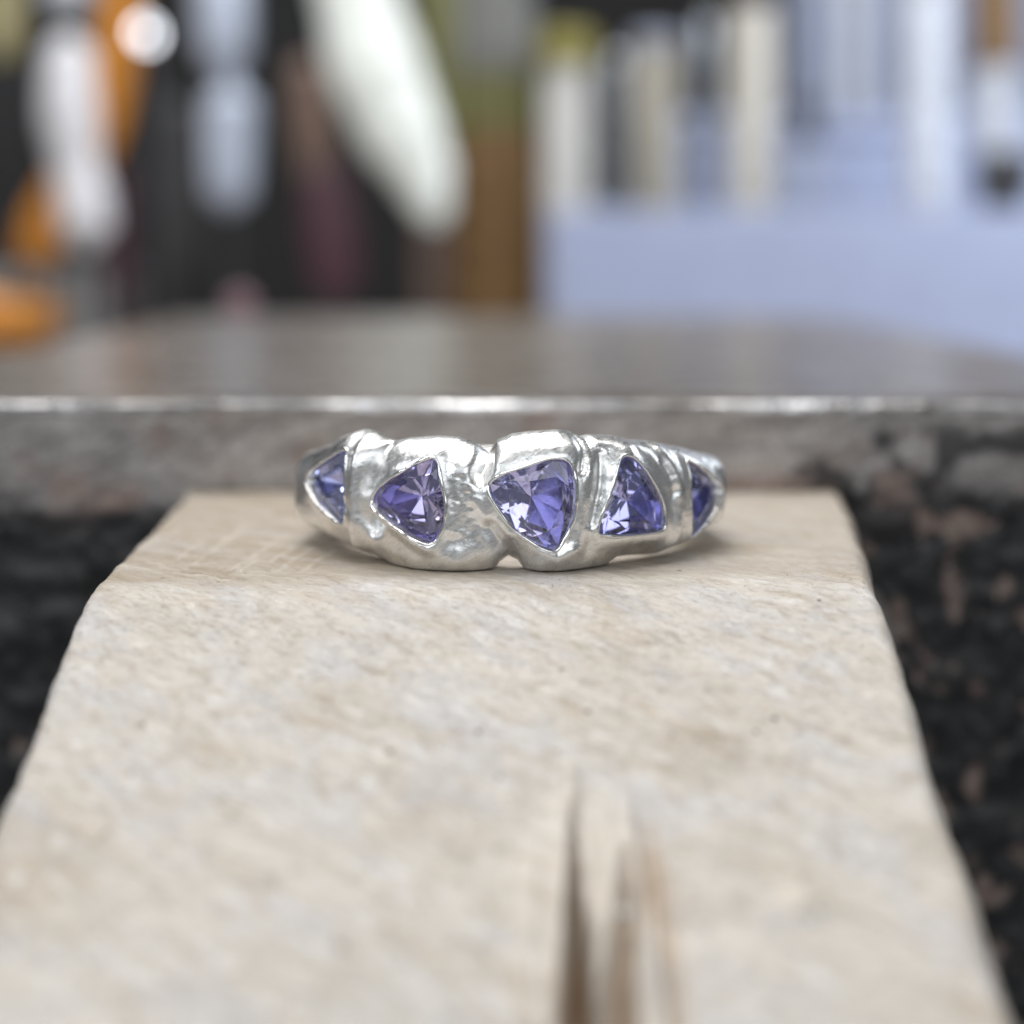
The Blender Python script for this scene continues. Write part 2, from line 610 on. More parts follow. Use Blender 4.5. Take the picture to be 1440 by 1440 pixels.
def build_pin():
    a = np.concatenate([np.linspace(-44, -30, 8)[:-1], np.linspace(-30, 30, 400), np.linspace(30, 48, 40)[1:]])
    n = len(a)
    y, z, ang = pin_profile(a)
    LY = np.array([-60, -48, -38, -27, -13, -6, 6.5, 13, 17, 40]); LX = np.array([-17.8, -18.0, -18.5, -18.9, -19.1, -19.35, -19.8, -20.1, -20.4, -20.8])
    RY = LY; RX = np.array([15.0, 15.4, 15.9, 16.1, 16.6, 17.5, 19.2, 20.1, 20.5, 20.9])
    xl, xr = np.interp(y, LY, LX), np.interp(y, RY, RX)
    nz1 = vnoise(np.stack([a * 0.35, 0 * a, 0 * a], 1), 3); nz2 = vnoise(np.stack([a * 0.9, 0 * a + 5, 0 * a], 1), 4)
    xl = xl + 0.07 * nz1 + 0.05 * nz2 + 0.04 * vnoise(np.stack([a * 2.3, 0 * a, 0 * a], 1), 6)
    nz3 = vnoise(np.stack([a * 0.3, 0 * a + 9, 0 * a], 1), 3); nz4 = vnoise(np.stack([a * 1.1, 0 * a + 3, 0 * a], 1), 8)
    xr = xr + 0.10 * nz3 + 0.04 * nz4
    # section: u across the top, then rounded edges, sides and underside
    TH = 12.0
    top = np.linspace(0, 1, 330)
    sec = []          # (fraction 0..1 or None, inset, drop)
    for d in np.linspace(TH, 2.0, 14): sec.append((0.0, 0.0 + 0.02 * d, d))
    for k in np.linspace(0, math.pi / 2, 9)[1:]: sec.append((0.0, 1.0 * (1 - math.cos(k)), 2.0 - 2.0 * math.sin(k)))
    nl = len(sec)
    for f in top[1:-1]: sec.append((f, 0, 0))
    for k in np.linspace(math.pi / 2, 0, 9)[:-1]: sec.append((1.0, -1.0 * (1 - math.cos(k)), 2.0 - 2.0 * math.sin(k)))
    for d in np.linspace(2.0, TH, 14): sec.append((1.0, -0.02 * d, d))
    m = len(sec)
    fr = np.array([s[0] for s in sec]); ins = np.array([s[1] for s in sec]); dr = np.array([s[2] for s in sec])
    L, Rr = xl[:, None] + 1.0, xr[:, None] - 1.0
    X = np.where(fr[None] == 0, xl[:, None] + ins[None], np.where(fr[None] == 1, xr[:, None] + ins[None], L + (Rr - L) * fr[None]))
    A = np.repeat(a[:, None], m, 1)
    x, aa = X.ravel(), A.ravel()
    drop = np.repeat(dr[None], n, 0).ravel()
    Yb = np.repeat(y[:, None], m, 1).ravel(); Zb = np.repeat(z[:, None], m, 1).ravel(); An = np.repeat(ang[:, None], m, 1).ravel()
    topness = sstep(2.0, 0.2, drop)
    q = np.stack([x, aa, 0 * x], 1)
    h = 0.13 * fbm(q * 0.16, 21, 3) * sstep(-6, 4, aa) + 0.05 * fbm(q * np.array([0.7, 0.7, 1]), 23, 4) + 0.03 * fbm(q * np.array([2.4, 1.1, 1]), 27, 2)
    # two saw cuts running to the front, slivers between them
    def apex(px, py):
        # picture -> (x, arc length) on the slope
        best = None
        for t in np.linspace(0, 40, 801):
            yy, zz, _ = pin_profile(np.array([t]))
            d = np.array([0, yy[0], zz[0]]) - _C
            py2 = 720 - FPX * (d @ _U) / (d @ _F)
            if best is None or abs(py2 - py) < best[0]:
                best = (abs(py2 - py), t, (px - 720) / FPX * (d @ _F))
        return best[2], best[1]
    def line(pts):
        P = [apex(px, py) for px, py, _ in pts]
        return np.array([p[1] for p in P]), np.array([p[0] for p in P]), np.array([w_ for _, _, w_ in pts]), P
    cut = np.zeros_like(x); sliver = np.zeros_like(x)
    t1, c1, _, _ = line([(803, 1100, 0), (806, 1180, 0), (810, 1280, 0), (818, 1440, 0)])
    wob = 0.05 * vnoise(np.stack([aa * 0.8, 0 * aa, 0 * aa], 1), 61)
    def add_cut(tt, cc, a0, wmax, dmax, run, col=1.0):
        nonlocal h, cut
        c = np.interp(aa, tt, cc, right=None)
        slope = (cc[-1] - cc[-2]) / (tt[-1] - tt[-2])
        c = np.where(aa > tt[-1], cc[-1] + slope * (aa - tt[-1]), c)
        g = np.clip((aa - a0) / run, 0, 3)
        wdt = np.maximum(wmax * np.minimum(g, 1.6) , 1e-3)
        prof = sstep(1.0, 0.4, np.abs(x - c + wob) / wdt) * (g > 0)
        h = h - prof * dmax * np.minimum(g, 1.0)
        cut = np.maximum(cut, prof * np.clip(g * 1.6, 0, 1) * col * sstep(0.0, 0.5, np.abs(prof)))
    add_cut(t1, c1, apex(803, 1130)[1], 0.85, 5.0, apex(803, 1440)[1] - apex(803, 1130)[1], 0.75)
    t2, c2, _, _ = line([(884, 1170, 0), (880, 1250, 0), (876, 1340, 0), (872, 1440, 0)])
    add_cut(t2, c2, apex(884, 1165)[1], 0.75, 1.7, apex(884, 1400)[1] - apex(884, 1165)[1], 0.6)
    t3, c3, _, _ = line([(905, 1180, 0), (898, 1260, 0), (893, 1330, 0), (888, 1440, 0)])
    add_cut(t3, c3, apex(905, 1180)[1], 0.16, 0.8, 6.0, 0.4)
    t4, c4, _, _ = line([(715, 1330, 0), (725, 1380, 0), (735, 1410, 0), (752, 1480, 0)])
    add_cut(t4, c4, apex(715, 1330)[1], 0.5, 0.7, 5.0, 0.25)
    for pts, wd, ht, a0, a1 in (([(778, 1110, 0), (780, 1200, 0), (781, 1440, 0)], 0.55, 0.30, 1120, 1440),
                               ([(802, 1080, 0), (802, 1110, 0), (800, 1150, 0)], 0.28, 0.35, 1075, 1150),
                               ([(735, 1200, 0), (738, 1260, 0), (740, 1330, 0)], 0.55, 0.25, 1205, 1330),
                               ([(850, 1130, 0), (846, 1250, 0), (845, 1440, 0)], 0.45, 0.18, 1140, 1440),
                               ([(912, 1260, 0), (910, 1330, 0), (908, 1440, 0)], 0.45, 0.10, 1250, 1440)):
        tt, cc, _, _ = line(pts)
        c = np.interp(aa, tt, cc)
        s0, s1 = apex(0, a0)[1], apex(0, a1)[1]
        g = np.exp(-((x - c + wob) / wd) ** 2) * sstep(s0 - 0.7, s0 + 0.9, aa) * sstep(s1 + 1.5, s1 - 1.0, aa) if a1 < 1440 else np.exp(-((x - c + wob) / wd) ** 2) * sstep(s0 - 0.7, s0 + 1.2, aa)
        h = h + ht * g
        sliver = np.maximum(sliver, 0.5 * g * (1 - cut))
    # torn fibres run along the split
    xa, xb = apex(735, 1300)[0], apex(950, 1300)[0]
    fz = sstep(xa - 0.8, xa + 0.8, x) * sstep(xb + 0.8, xb - 0.8, x) * sstep(apex(0, 1110)[1], apex(0, 1290)[1], aa + 1.5 * vnoise(np.stack([x * 2.1, 0 * x, 0 * x], 1), 66))
    fib = fbm(np.stack([x * 1.7 + 0.3 * vnoise(np.stack([aa * 0.5, x * 0.3, 0 * x], 1), 68), aa * 0.10, 0 * x], 1), 67, 3)
    h = h + fz * 0.50 * fib
    sliver = np.maximum(sliver, fz * 0.9 * sstep(0.1, 0.5, fib) * (1 - cut))
    cut = np.maximum(cut, fz * 0.6 * sstep(-0.1, -0.5, fib))
    # hollows beside the cuts, and a small pale knob
    for px, py, rx, ra, dep in ((955, 1270, 0.5, 2.2, 0.5), (955, 1420, 1.1, 2.0, 0.9), (1010, 900, 2.5, 1.5, 0.12), (560, 930, 3, 1.2, 0.10)):
        cx_, ca_ = apex(px, py)
        h = h - dep * np.exp(-((x - cx_) / rx) ** 2 - ((aa - ca_) / ra) ** 2)
    cx_, ca_ = apex(1115, 1275)
    g = np.exp(-((x - cx_) / 0.8) ** 2 - ((aa - ca_) / 0.8) ** 2)
    h = h + 0.55 * g
    sliver = np.maximum(sliver, 0.8 * sstep(0.3, 0.8, g))
    # file and saw scratches across the flat seat
    scratch = np.zeros_like(x)
    S = [(265, 797, 340, 746), (326, 800, 403, 751), (340, 803, 360, 784), (395, 800, 455, 757), (205, 765, 262, 738), (420, 806, 470, 772),
         (300, 770, 345, 737), (250, 785, 285, 760), (160, 794, 300, 812), (300, 812, 413, 823), (210, 788, 250, 802), (330, 806, 420, 815), (380, 790, 430, 758)]
    for (x0, y0, x1, y1) in S:
        p0, p1 = on_flat(x0, y0)[:2], on_flat(x1, y1)[:2]
        P = np.stack([x, Yb], 1) + 0.12 * np.stack([vnoise(q * 1.3, 81), vnoise(q * 1.3, 82)], 1)
        d = p1 - p0
        tt = np.clip(((P - p0) @ d) / (d @ d), 0, 1)
        dist = np.linalg.norm(P - (p0 + tt[:, None] * d), axis=1)
        g = np.exp(-(dist / 0.15) ** 2) * (0.45 + 0.55 * sstep(-0.4, 0.5, vnoise(q * 1.7, 83)))
        scratch = np.maximum(scratch, g)
        h = h + 0.05 * g - 0.05 * np.exp(-((dist - 0.3) / 0.2) ** 2)
    seat = sstep(1.5, -1.5, aa + 1.2 * fbm(q * 0.25, 91, 3) + 0.09 * (x + 5)) * (0.65 + 0.35 * sstep(6, -10, x))
    # keep the surface under the ring at or just below z = 0
    under = np.exp(-((np.hypot(x, Yb + 0) - 10) / 3.0) ** 2)
    h = h * (1 - 0.7 * under * (aa < 0)) - 0.03
    side = 0.10 * fbm(np.stack([aa * 0.5, drop * 0.9, np.sign(x) * 4], 1), 95, 3) * sstep(0.1, 1.5, drop)
    Yp = Yb - np.sin(An) * (h * topness)
    Zp = Zb + np.cos(An) * (h * topness) - drop - 0.12 * sstep(0.1, 1.2, drop) * fbm(q * 0.8, 97, 3) * topness
    V = np.stack([x + side, Yp, Zp], 1)
    base = np.array([0, 0, -12.0])
    Q = grid_quads(n, m, wrap_m=True)
    pin = thing("bench_pin", "pale worn wooden bench pin with sloping front and split saw cuts, under the ring", "bench pin", base)
    nv = len(V)
    # end caps as triangle fans
    cap = []
    V2 = np.concatenate([V, [V[:m].mean(0)], [V[-m:].mean(0)]])
    j = np.arange(m)
    f1 = np.stack([np.full(m, nv), j, (j + 1) % m, (j + 1) % m], 1)
    o2 = (n - 1) * m
    f2 = np.stack([np.full(m, nv + 1), o2 + (j + 1) % m, o2 + j, o2 + j], 1)
    me = mesh_np("wood_board", V2 - base, Q, M_WOOD, pin, attrs={k: np.concatenate([v_, [0, 0]]) for k, v_ in dict(seat=seat * topness, scratch=scratch * topness * 0.45, cut=cut * topness, sliver=sliver * topness).items()})
    caps = mesh_np("end_grain", (V2 - base), [], M_WOOD, pin, smooth=False, extra=[[int(nv), int(a_), int(b_)] for _, a_, b_, _ in f1] + [[int(nv + 1), int(a_), int(b_)] for _, a_, b_, _ in f2])
    return apex


apex = build_pin()

# ------------------------------------------------------------------ the ring
RS = 10.85
ring = thing("gemstone_ring", "lumpy silver ring set with five violet blue triangular stones on the wood", "ring", (0, 0, 0))
STONES_PX = [
    [(433, 678), (437, 664), (458, 648), (478, 632), (486, 633), (489, 655), (490, 690), (491, 735), (481, 738), (460, 719), (443, 700)],
    [(602, 643), (614, 647), (623, 686), (629, 709), (627, 737), (615, 762), (604, 764), (574, 748), (547, 727), (525, 707), (525, 699), (537, 682), (570, 661)],
    [(683, 686), (700, 668), (738, 657), (771, 645), (794, 645), (805, 656), (809, 684), (807, 722), (797, 750), (781, 775), (771, 774), (747, 762), (726, 748), (705, 722)],
    [(882, 640), (894, 643), (905, 658), (922, 687), (932, 715), (932, 741), (927, 747), (889, 752), (844, 753), (837, 745), (851, 708), (860, 684), (869, 656), (875, 644)],
    [(969, 648), (975, 648), (995, 665), (1009, 682), (1011, 690), (1005, 715), (990, 741), (979, 759), (971, 753), (968, 722), (967, 680)],
]


def smooth_poly(P, it=2):
    P = np.array(P, float)
    for _ in range(it):
        Q = np.roll(P, -1, 0)
        P = np.stack([P * 0.75 + Q * 0.25, P * 0.25 + Q * 0.75], 1).reshape(-1, 2)
    return P


STONES = []
for S in STONES_PX:
    P = []
    for px, py in S:
        th, z = cyl(px, py, RS)
        P.append((th * RS, z))
    STONES.append(smooth_poly(P, 2))


def poly_sd(P, s, z):
    d2 = np.full(s.shape, 1e9)
    inside = np.zeros(s.shape, bool)
    n = len(P)
    for i in range(n):
        a, b = P[i], P[(i + 1) % n]
        e = b - a
        t = np.clip(((s - a[0]) * e[0] + (z - a[1]) * e[1]) / max(e @ e, 1e-9), 0, 1)
        d2 = np.minimum(d2, (s - a[0] - t * e[0]) ** 2 + (z - a[1] - t * e[1]) ** 2)
        c = ((a[1] > z) != (b[1] > z)) & (s < (b[0] - a[0]) * (z - a[1]) / (b[1] - a[1] + 1e-12) + a[0])
        inside ^= c
    d = np.sqrt(d2)
    return np.where(inside, -d, d)


TOP_PX = [(470, 611), (488, 606), (505, 610), (520, 619), (535, 622), (560, 618), (600, 616), (640, 618), (665, 628), (683, 641), (697, 622), (720, 613), (745, 610), (790, 607), (815, 611), (828, 617), (840, 614), (880, 615), (905, 621), (930, 622), (955, 626)]
BOT_PX = [(490, 774), (520, 778), (540, 788), (560, 805), (585, 818), (610, 824), (640, 821), (670, 811), (690, 800), (703, 786), (715, 779), (728, 785), (742, 800), (760, 811), (780, 818), (800, 811), (850, 795), (875, 781), (890, 778), (930, 776), (955, 772)]


def prof(px_list, head, tail, R):
    D = [cyl(x, y, R) for x, y in px_list]   # measured edge -> angle, height
    th = [h_[0] for h_ in head] + [math.degrees(d[0]) for d in D] + [t_[0] for t_ in tail]
    z = [h_[1] for h_ in head] + [d[1] for d in D] + [t_[1] for t_ in tail]
    return np.array(th), np.array(z)


tT, zT = prof(TOP_PX, [(-180, 3.4), (-120, 3.9), (-90, 4.5), (-74, 4.9), (-66, 5.28), (-58, 5.58)], [(60, 5.15), (68, 4.85), (76, 4.6), (90, 4.3), (120, 3.8), (180, 3.4)], 10.2)
tB, zB = prof(BOT_PX, [(-180, 0.02), (-120, 0.35), (-90, 0.6), (-74, 0.7), (-66, 0.65), (-57, 0.5)], [(56, 0.5), (66, 0.75), (76, 0.85), (90, 0.75), (120, 0.4), (180, 0.02)], 10.25)
zB = np.where(np.abs(tB) < 50, zB - 0.24, zB)


def line_d(pts, s, z):
    d = np.full(s.shape, 1e9)
    P = []
    for px, py in pts:
        th, zz = cyl(px, py, RS)
        P.append(np.array((th * RS, zz)))
    for a, b in zip(P[:-1], P[1:]):
        e = b - a
        t = np.clip(((s - a[0]) * e[0] + (z - a[1]) * e[1]) / max(e @ e, 1e-9), 0, 1)
        d = np.minimum(d, np.hypot(s - a[0] - t * e[0], z - a[1] - t * e[1]))
    return d


# (points, width mm, height mm): + ridges, - grooves, as they run over the front of the band
RELIEF = [
    ([(500, 612), (503, 660), (504, 720), (500, 765)], 0.40, 0.46),                 # strap beside the first stone
    ([(526, 622), (521, 650), (516, 690), (517, 720), (526, 742)], 0.36, -0.50),   # crease round the second lobe
    ([(530, 716), (556, 738), (588, 760), (606, 770)], 0.34, 0.26),
    ([(548, 655), (575, 640), (610, 632)], 0.45, 0.22),
    ([(683, 636), (680, 655), (674, 668)], 0.38, -0.46),                            # notch above
    ([(715, 780), (706, 764), (690, 742)], 0.34, -0.34),                            # notch below
    ([(637, 655), (645, 700), (640, 745)], 0.35, 0.16),
    ([(655, 660), (668, 700), (690, 735), (712, 752)], 0.40, 0.22),
    ([(700, 650), (740, 632), (790, 626), (815, 634)], 0.55, 0.28),
    ([(820, 612), (822, 640), (818, 660)], 0.24, -0.24),
    ([(827, 655), (822, 700), (818, 745), (810, 770)], 0.42, 0.24),
    ([(848, 640), (842, 690), (830, 735)], 0.22, -0.15),
    ([(848, 622), (872, 624), (890, 630)], 0.40, 0.20),
    ([(908, 622), (920, 645), (938, 680)], 0.40, 0.16),
    ([(942, 630), (950, 665), (952, 720), (948, 762)], 0.42, 0.30),
    ([(935, 655), (945, 690)], 0.25, -0.12),
    ([(845, 766), (890, 764), (930, 758)], 0.35, 0.14),
    ([(885, 782), (905, 772), (925, 775)], 0.25, -0.20),
    ([(760, 775), (782, 787), (800, 775)], 0.35, 0.16),
    ([(585, 786), (640, 788)], 0.85, 0.30),                                         # bellies of the two lowest lobes
    ([(765, 792), (792, 790)], 0.75, 0.30),
]


def band_surface(th, u, cosw, with_pocket=True):
    """th, u arrays: u in [-1,1] across the band; returns radius and height on the outer face"""
    deg = np.degrees(th)
    zt, zb = np.interp(deg, tT, zT), np.interp(deg, tB, zB)
    zc, b = (zt + zb) / 2, (zt - zb) / 2
    z = zc + b * u
    s = th * RS
    front = np.exp(-(np.abs(deg) / 118) ** 6)
    thick = 1.15 + 0.66 * front
    r = 9.0 + thick * cosw
    w_ = sstep(0.05, 0.6, cosw)
    p3 = np.stack([r * np.sin(th), -r * np.cos(th), z], 1)
    disp = 0.06 * fbm(p3 * 0.55, 101, 2) + 0.030 * fbm(p3 * 1.5, 105, 2) + 0.004 * fbm(p3 * 4.5, 109, 2)
    for pts, wd, ht in RELIEF:
        disp = disp + front * ht * np.exp(-(line_d(pts, s, z) / wd) ** 2)
    for a0 in (-1, 1):                                         # heavy shoulders outside the end stones
        disp = disp + (0.42 if a0 < 0 else 0.30) * np.exp(-((s - a0 * 78 / 57.3 * RS) / 1.35) ** 2)
    # hammered patch between second and third stones
    th0, z0 = cyl(655, 700, RS)
    patch = np.exp(-((s - th0 * RS) / 1.0) ** 2 - ((z - z0) / 1.6) ** 2)
    disp = disp + patch * 0.035 * fbm(p3 * np.array([2.2, 2.2, 3.2]), 113, 2)
    dmin = np.full(s.shape, 9.0)
    for P in STONES:
        dmin = np.minimum(dmin, poly_sd(P, s, z))
    disp = disp + front * 0.24 * np.exp(-(np.maximum(dmin, 0) / 0.42) ** 2)
    if with_pocket:
        disp = disp * sstep(-0.3, 0.02, dmin) - 2.05 * sstep(-0.03, -0.17, dmin)
    return r + w_ * disp, z


def cos_of(u):
    k = np.where(u < 0, 4.4, 3.2)
    return (1 - np.abs(u) ** k) ** (1 / 2.4)


def build_band():
    th = np.radians(np.concatenate([np.linspace(-180, -84, 60)[:-1], np.linspace(-84, 84, 900), np.linspace(84, 180, 60)[1:-1]]))
    n = len(th)
    # even spacing across the face
    uu = np.linspace(-1, 1, 230)
    uu = np.sign(uu) * (1 - (1 - np.abs(uu)) ** 1.25)
    cw = cos_of(uu)
    m1 = len(uu)
    T, Uo = np.meshgrid(th, uu, indexing='ij')
    CW = np.repeat(cw[None], n, 0)
    r, z = band_surface(T.ravel(), Uo.ravel(), CW.ravel())
    outer = np.stack([r * np.sin(T.ravel()), -r * np.cos(T.ravel()), z], 1).reshape(n, m1, 3)
    # inside of the band: gently domed comfort fit
    ui = np.linspace(1, -1, 26)[1:-1]
    deg = np.degrees(th)
    zt, zb = np.interp(deg, tT, zT), np.interp(deg, tB, zB)
    zi = (zt + zb)[:, None] / 2 + (zt - zb)[:, None] / 2 * ui[None]
    ri = 9.0 - 0.55 * (1 - np.abs(ui) ** 3)[None] + 0 * zi
    inner = np.stack([ri * np.sin(th)[:, None], -ri * np.cos(th)[:, None], zi], 2)
    V = np.concatenate([outer, inner], 1)
    m = V.shape[1]
    V = V.reshape(-1, 3)
    low_ = V[:, 2] < 0.15
    V[low_, 2] = 0.15 - 0.15 * (1 - np.exp((V[low_, 2] - 0.15) / 0.15))   # the lowest lobes are rubbed flat where the ring stands
    mesh_np("band", V, grid_quads(n, m, wrap_n=True, wrap_m=True), M_SILVER, ring)


build_band()
band = [o for o in ring.children if o.name.startswith("band")][0] if ring.children else bpy.data.objects["band"]


def u_of(th, z):
    deg = np.degrees(th)
    zt, zb = np.interp(deg, tT, zT), np.interp(deg, tB, zB)
    return np.clip((z - (zt + zb) / 2) / ((zt - zb) / 2), -0.97, 0.97)


def surf_r(s, z):
    th = s / RS
    u = u_of(th, z)
    cw = cos_of(u)
    r, _ = band_surface(th, u, cw, with_pocket=False)
    return r


def resample(P, n):
    Q = np.concatenate([P, P[:1]])
    L = np.concatenate([[0], np.cumsum(np.linalg.norm(np.diff(Q, axis=0), axis=1))])
    t = np.linspace(0, L[-1], n + 1)[:-1]
    return np.stack([np.interp(t, L, Q[:, 0]), np.interp(t, L, Q[:, 1])], 1)


GEM_SPEC = [(0.60, 0.24, 0.5), (0.58, 0.36, 0.1), (0.62, 0.30, -0.4), (0.58, 0.32, 0.35), (0.60, 0.22, -0.2)]
for gi, P in enumerate(STONES):
    c2 = P.mean(0)
    thc = c2[0] / RS
    nrm = np.array([math.sin(thc), -math.cos(thc), 0.0])
    tan = np.array([math.cos(thc), math.sin(thc), 0.0])
    G2 = resample(P, 24)
    rs = surf_r(G2[:, 0], G2[:, 1])
    G3 = np.stack([rs * np.sin(G2[:, 0] / RS), -rs * np.cos(G2[:, 0] / RS), G2[:, 1]], 1)
    cen = G3.mean(0)
    # lie the girdle in the stone's own plane, slightly under the rim
    lx, lz = (G3 - cen) @ tan, G3[:, 2] - cen[2]
    hgt = (G3 - cen) @ nrm
    gl = hgt * 0.6 - (0.42 if gi in (0, 4) else 0.24)
    sc, th_h, tw = GEM_SPEC[gi]
    R12 = np.arange(0, 24, 2)
    def put(ix, k, h_, rot=0.0, jit=0.0):
        a = np.stack([lx[ix], lz[ix]], 1) * k
        cr, sr = math.cos(rot), math.sin(rot)
        a = a @ np.array([[cr, sr], [-sr, cr]])
        a = a + rng.normal(0, 1, a.shape) * jit
        return cen + a[:, :1] * tan + a[:, 1:] * np.array([0, 0, 1.0]) + np.reshape(np.broadcast_to(h_, (len(ix),)), (-1, 1)) * nrm
    girdle_u = put(np.arange(24), 1.0, gl)
    girdle_l = put(np.arange(24), 1.0, gl - 0.10)
    mid = put(np.arange(1, 24, 4), 0.80, (-0.42 if gi in (0, 4) else -0.24) + th_h * 0.62, 0, 0.012)           # 6 crown break points
    table = put(np.arange(3, 24, 4), sc, (-0.42 if gi in (0, 4) else -0.24) + th_h, 0, 0.015)                  # 6
    cul = (cen - nrm * 1.72 + tan * tw * 0.5 + np.array([0, 0, rng.normal(0, 0.15)]))[None]
    V = np.concatenate([girdle_u, girdle_l, mid, table, cul])
    gu, glw, mi, ta, cu = 0, 24, 48, 54, 60
    F = [[ta + i for i in range(6)]]
    for i in range(24):
        j = (i + 1) % 24
        F.append([gu + i, glw + i, glw + j, gu + j])
    for i in range(6):
        j = (i + 1) % 6
        F.append([mi + i, mi + j, ta + i])                     # crown: between break points, up to the table
        F.append([mi + j, ta + j, ta + i])
        k = [(1 + 4 * i + q) % 24 for q in range(5)]           # girdle points from break i to break j
        F.append([mi + i, gu + k[0], gu + k[1]])
        F.append([mi + i, gu + k[1], gu + k[2]])
        F.append([mi + i, gu + k[2], mi + j])
        F.append([mi + j, gu + k[2], gu + k[3]])
        F.append([mi + j, gu + k[3], gu + k[4]])
    for i in range(8):                                          # pavilion: broad facets running to the culet
        k = [glw + (3 * i + q) % 24 for q in range(4)]
        F.append([cu, k[3], k[0]])
        F.append([k[0], k[3], k[2], k[1]])
    g = mesh_np("gemstone", V, [], M_GEM[gi], ring, smooth=False, extra=F)
    import bmesh
    bm = bmesh.new(); bm.from_mesh(g.data); bmesh.ops.recalc_face_normals(bm, faces=bm.faces); bm.to_mesh(g.data); bm.free()
    g["label"] = ["violet stone at the left end, point outward", "dusty violet stone with point to the left", "largest violet stone, in the middle",
                  "violet stone standing point up", "narrow violet stone at the right end"][gi]
    # burnished rim pressed over the girdle
    R2 = resample(P, 160)
    d_ = R2 - c2
    R2 = R2 + d_ / np.linalg.norm(d_, axis=1)[:, None] * 0.03
    rr = surf_r(R2[:, 0], R2[:, 1]) - 0.03
    P3 = np.stack([rr * np.sin(R2[:, 0] / RS), -rr * np.cos(R2[:, 0] / RS), R2[:, 1]], 1)
    Tn = np.roll(P3, -1, 0) - np.roll(P3, 1, 0)
    Tn /= np.linalg.norm(Tn, axis=1)[:, None]
    outw = np.stack([np.sin(R2[:, 0] / RS), -np.cos(R2[:, 0] / RS), 0 * rr], 1)
    side = np.cross(Tn, outw)
    t = np.arange(160)
    wv = 0.085 + 0.035 * vnoise(np.stack([t * 0.17, 0 * t + gi * 7.0, 0 * t], 1), 7)
    seg = 8
    V = []
    for q in range(seg):
        a = 2 * math.pi * q / seg
        V.append(P3 + (wv * math.cos(a))[:, None] * side + (wv * 0.9 * math.sin(a))[:, None] * outw)
    V = np.stack(V, 1).reshape(-1, 3)
    mesh_np("bezel_rim", V, grid_quads(160, seg, True, True), M_RIM, ring)

# a loose bead of silver in the second saw cut
bx, ba = apex(877, 1291)
by, bz, _ = pin_profile(np.array([ba]))
th_ = np.linspace(0, math.pi, 9); V = []
for a_ in th_:
    for b_ in np.linspace(0, 2 * math.pi, 13)[:-1]:
        rr_ = 0.2 * (1 + 0.12 * math.sin(3 * b_ + 2 * a_))
        V.append((rr_ * math.sin(a_) * math.cos(b_), rr_ * math.sin(a_) * math.sin(b_), rr_ * math.cos(a_)))
bead = mesh_np("silver_grain", np.array(V), grid_quads(9, 12, wrap_m=True), M_RIM)
bead.location = Vector((bx, by[0], bz[0] + 0.16)) * MM
tag(bead, "tiny bright silver grain lying at the split saw cut in the wood", "metal grain")

# ------------------------------------------------------------------ things at the back of the bench (far out of focus)
FLOOR = -35.0


def pen(name, label, cat, px, top, Y, wpx, mat, bottom_z, capmat=None, cap_px=None, lean=0.0, group=None, cap_w=1.15, px_bottom=None):
    """an upright round pen or tool: body and cap, standing on bottom_z"""
    mmpx = (Y - CAM_Y) / FPX
    r = wpx * mmpx / 2
    pt = at(px, top, Y)
    pb_ = at(px_bottom if px_bottom is not None else px, 430, Y)
    dirx = (pt[0] - pb_[0]) / (pt[2] - pb_[2])
    base = np.array([pt[0] + dirx * (bottom_z - pt[2]), Y, bottom_z])
    t = thing(name, label, cat, base, group)
    zc = at(px, cap_px, Y)[2] if cap_px is not None else pt[2]
    pc = np.array([pt[0] + dirx * (zc - pt[2]), Y, zc])
    d = pt - base
    rod("body", [base, base + (pc - base) * 0.03, base + (pc - base) * 0.5, base + (pc - base) * 0.97, pc], [r * 0.8, r, r, r, r * 0.9], mat, t, origin=base)
    if capmat is not None:
        v = pt - pc
        rod("cap", [pc - v * 0.02, pc + v * 0.06, pc + v * 0.7, pc + v * 0.93, pt], [r * cap_w, r * cap_w, r * cap_w, r * cap_w * 0.9, r * cap_w * 0.55], capmat, t, origin=base)
    return t


P_WHITE = simple("white_plastic", (0.60, 0.585, 0.56), 0.3)
P_PALE = simple("pale_blue_white_plastic", (0.60, 0.63, 0.70), 0.3)
P_CREAM = simple("cream_plastic", (0.58, 0.55, 0.49), 0.35)
P_BEIGE = simple("beige_plastic", (0.40, 0.37, 0.31), 0.4)
P_YEL = simple("olive_yellow_plastic", (0.22, 0.19, 0.035), 0.4)
P_GREY = simple("blue_grey_plastic", (0.30, 0.33, 0.42), 0.4)
P_LGREY = simple("pale_grey_plastic", (0.48, 0.50, 0.55), 0.35)
P_DARK = simple("charcoal_plastic", (0.035, 0.035, 0.04), 0.4)
P_BROWN = simple("brown_wood", (0.16, 0.085, 0.025), 0.55, var=0.2)
P_TAN = simple("rosy_wood", (0.20, 0.13, 0.10), 0.55)
P_OLIVE = simple("olive_enamel", (0.14, 0.135, 0.045), 0.45)
P_ORANGE = simple("orange_grip", (0.62, 0.24, 0.025), 0.35)
P_LAV = simple("lavender_plastic", (0.33, 0.37, 0.52), 0.4, var=0.04)
P_SHEET = simple("blue_grey_sheet", (0.20, 0.23, 0.33), 0.5)
P_CHROME = simple("bright_steel", (0.72, 0.74, 0.78), 0.16, metal=1.0)
P_MINT = simple("pale_mint_grip", (0.82, 0.85, 0.80), 0.3)
P_PLUM = simple("plum_grip", (0.085, 0.035, 0.05), 0.45)
P_PINK = simple("pink_rubber", (0.30, 0.19, 0.22), 0.6)
P_STEELB = simple("pale_glint_steel", (0.50, 0.55, 0.66), 0.22, metal=0.1)  # pale, hardly metallic colour stands in for glints on the steel
P_STEEL = simple("tool_steel", (0.13, 0.13, 0.135), 0.35, metal=0.8)
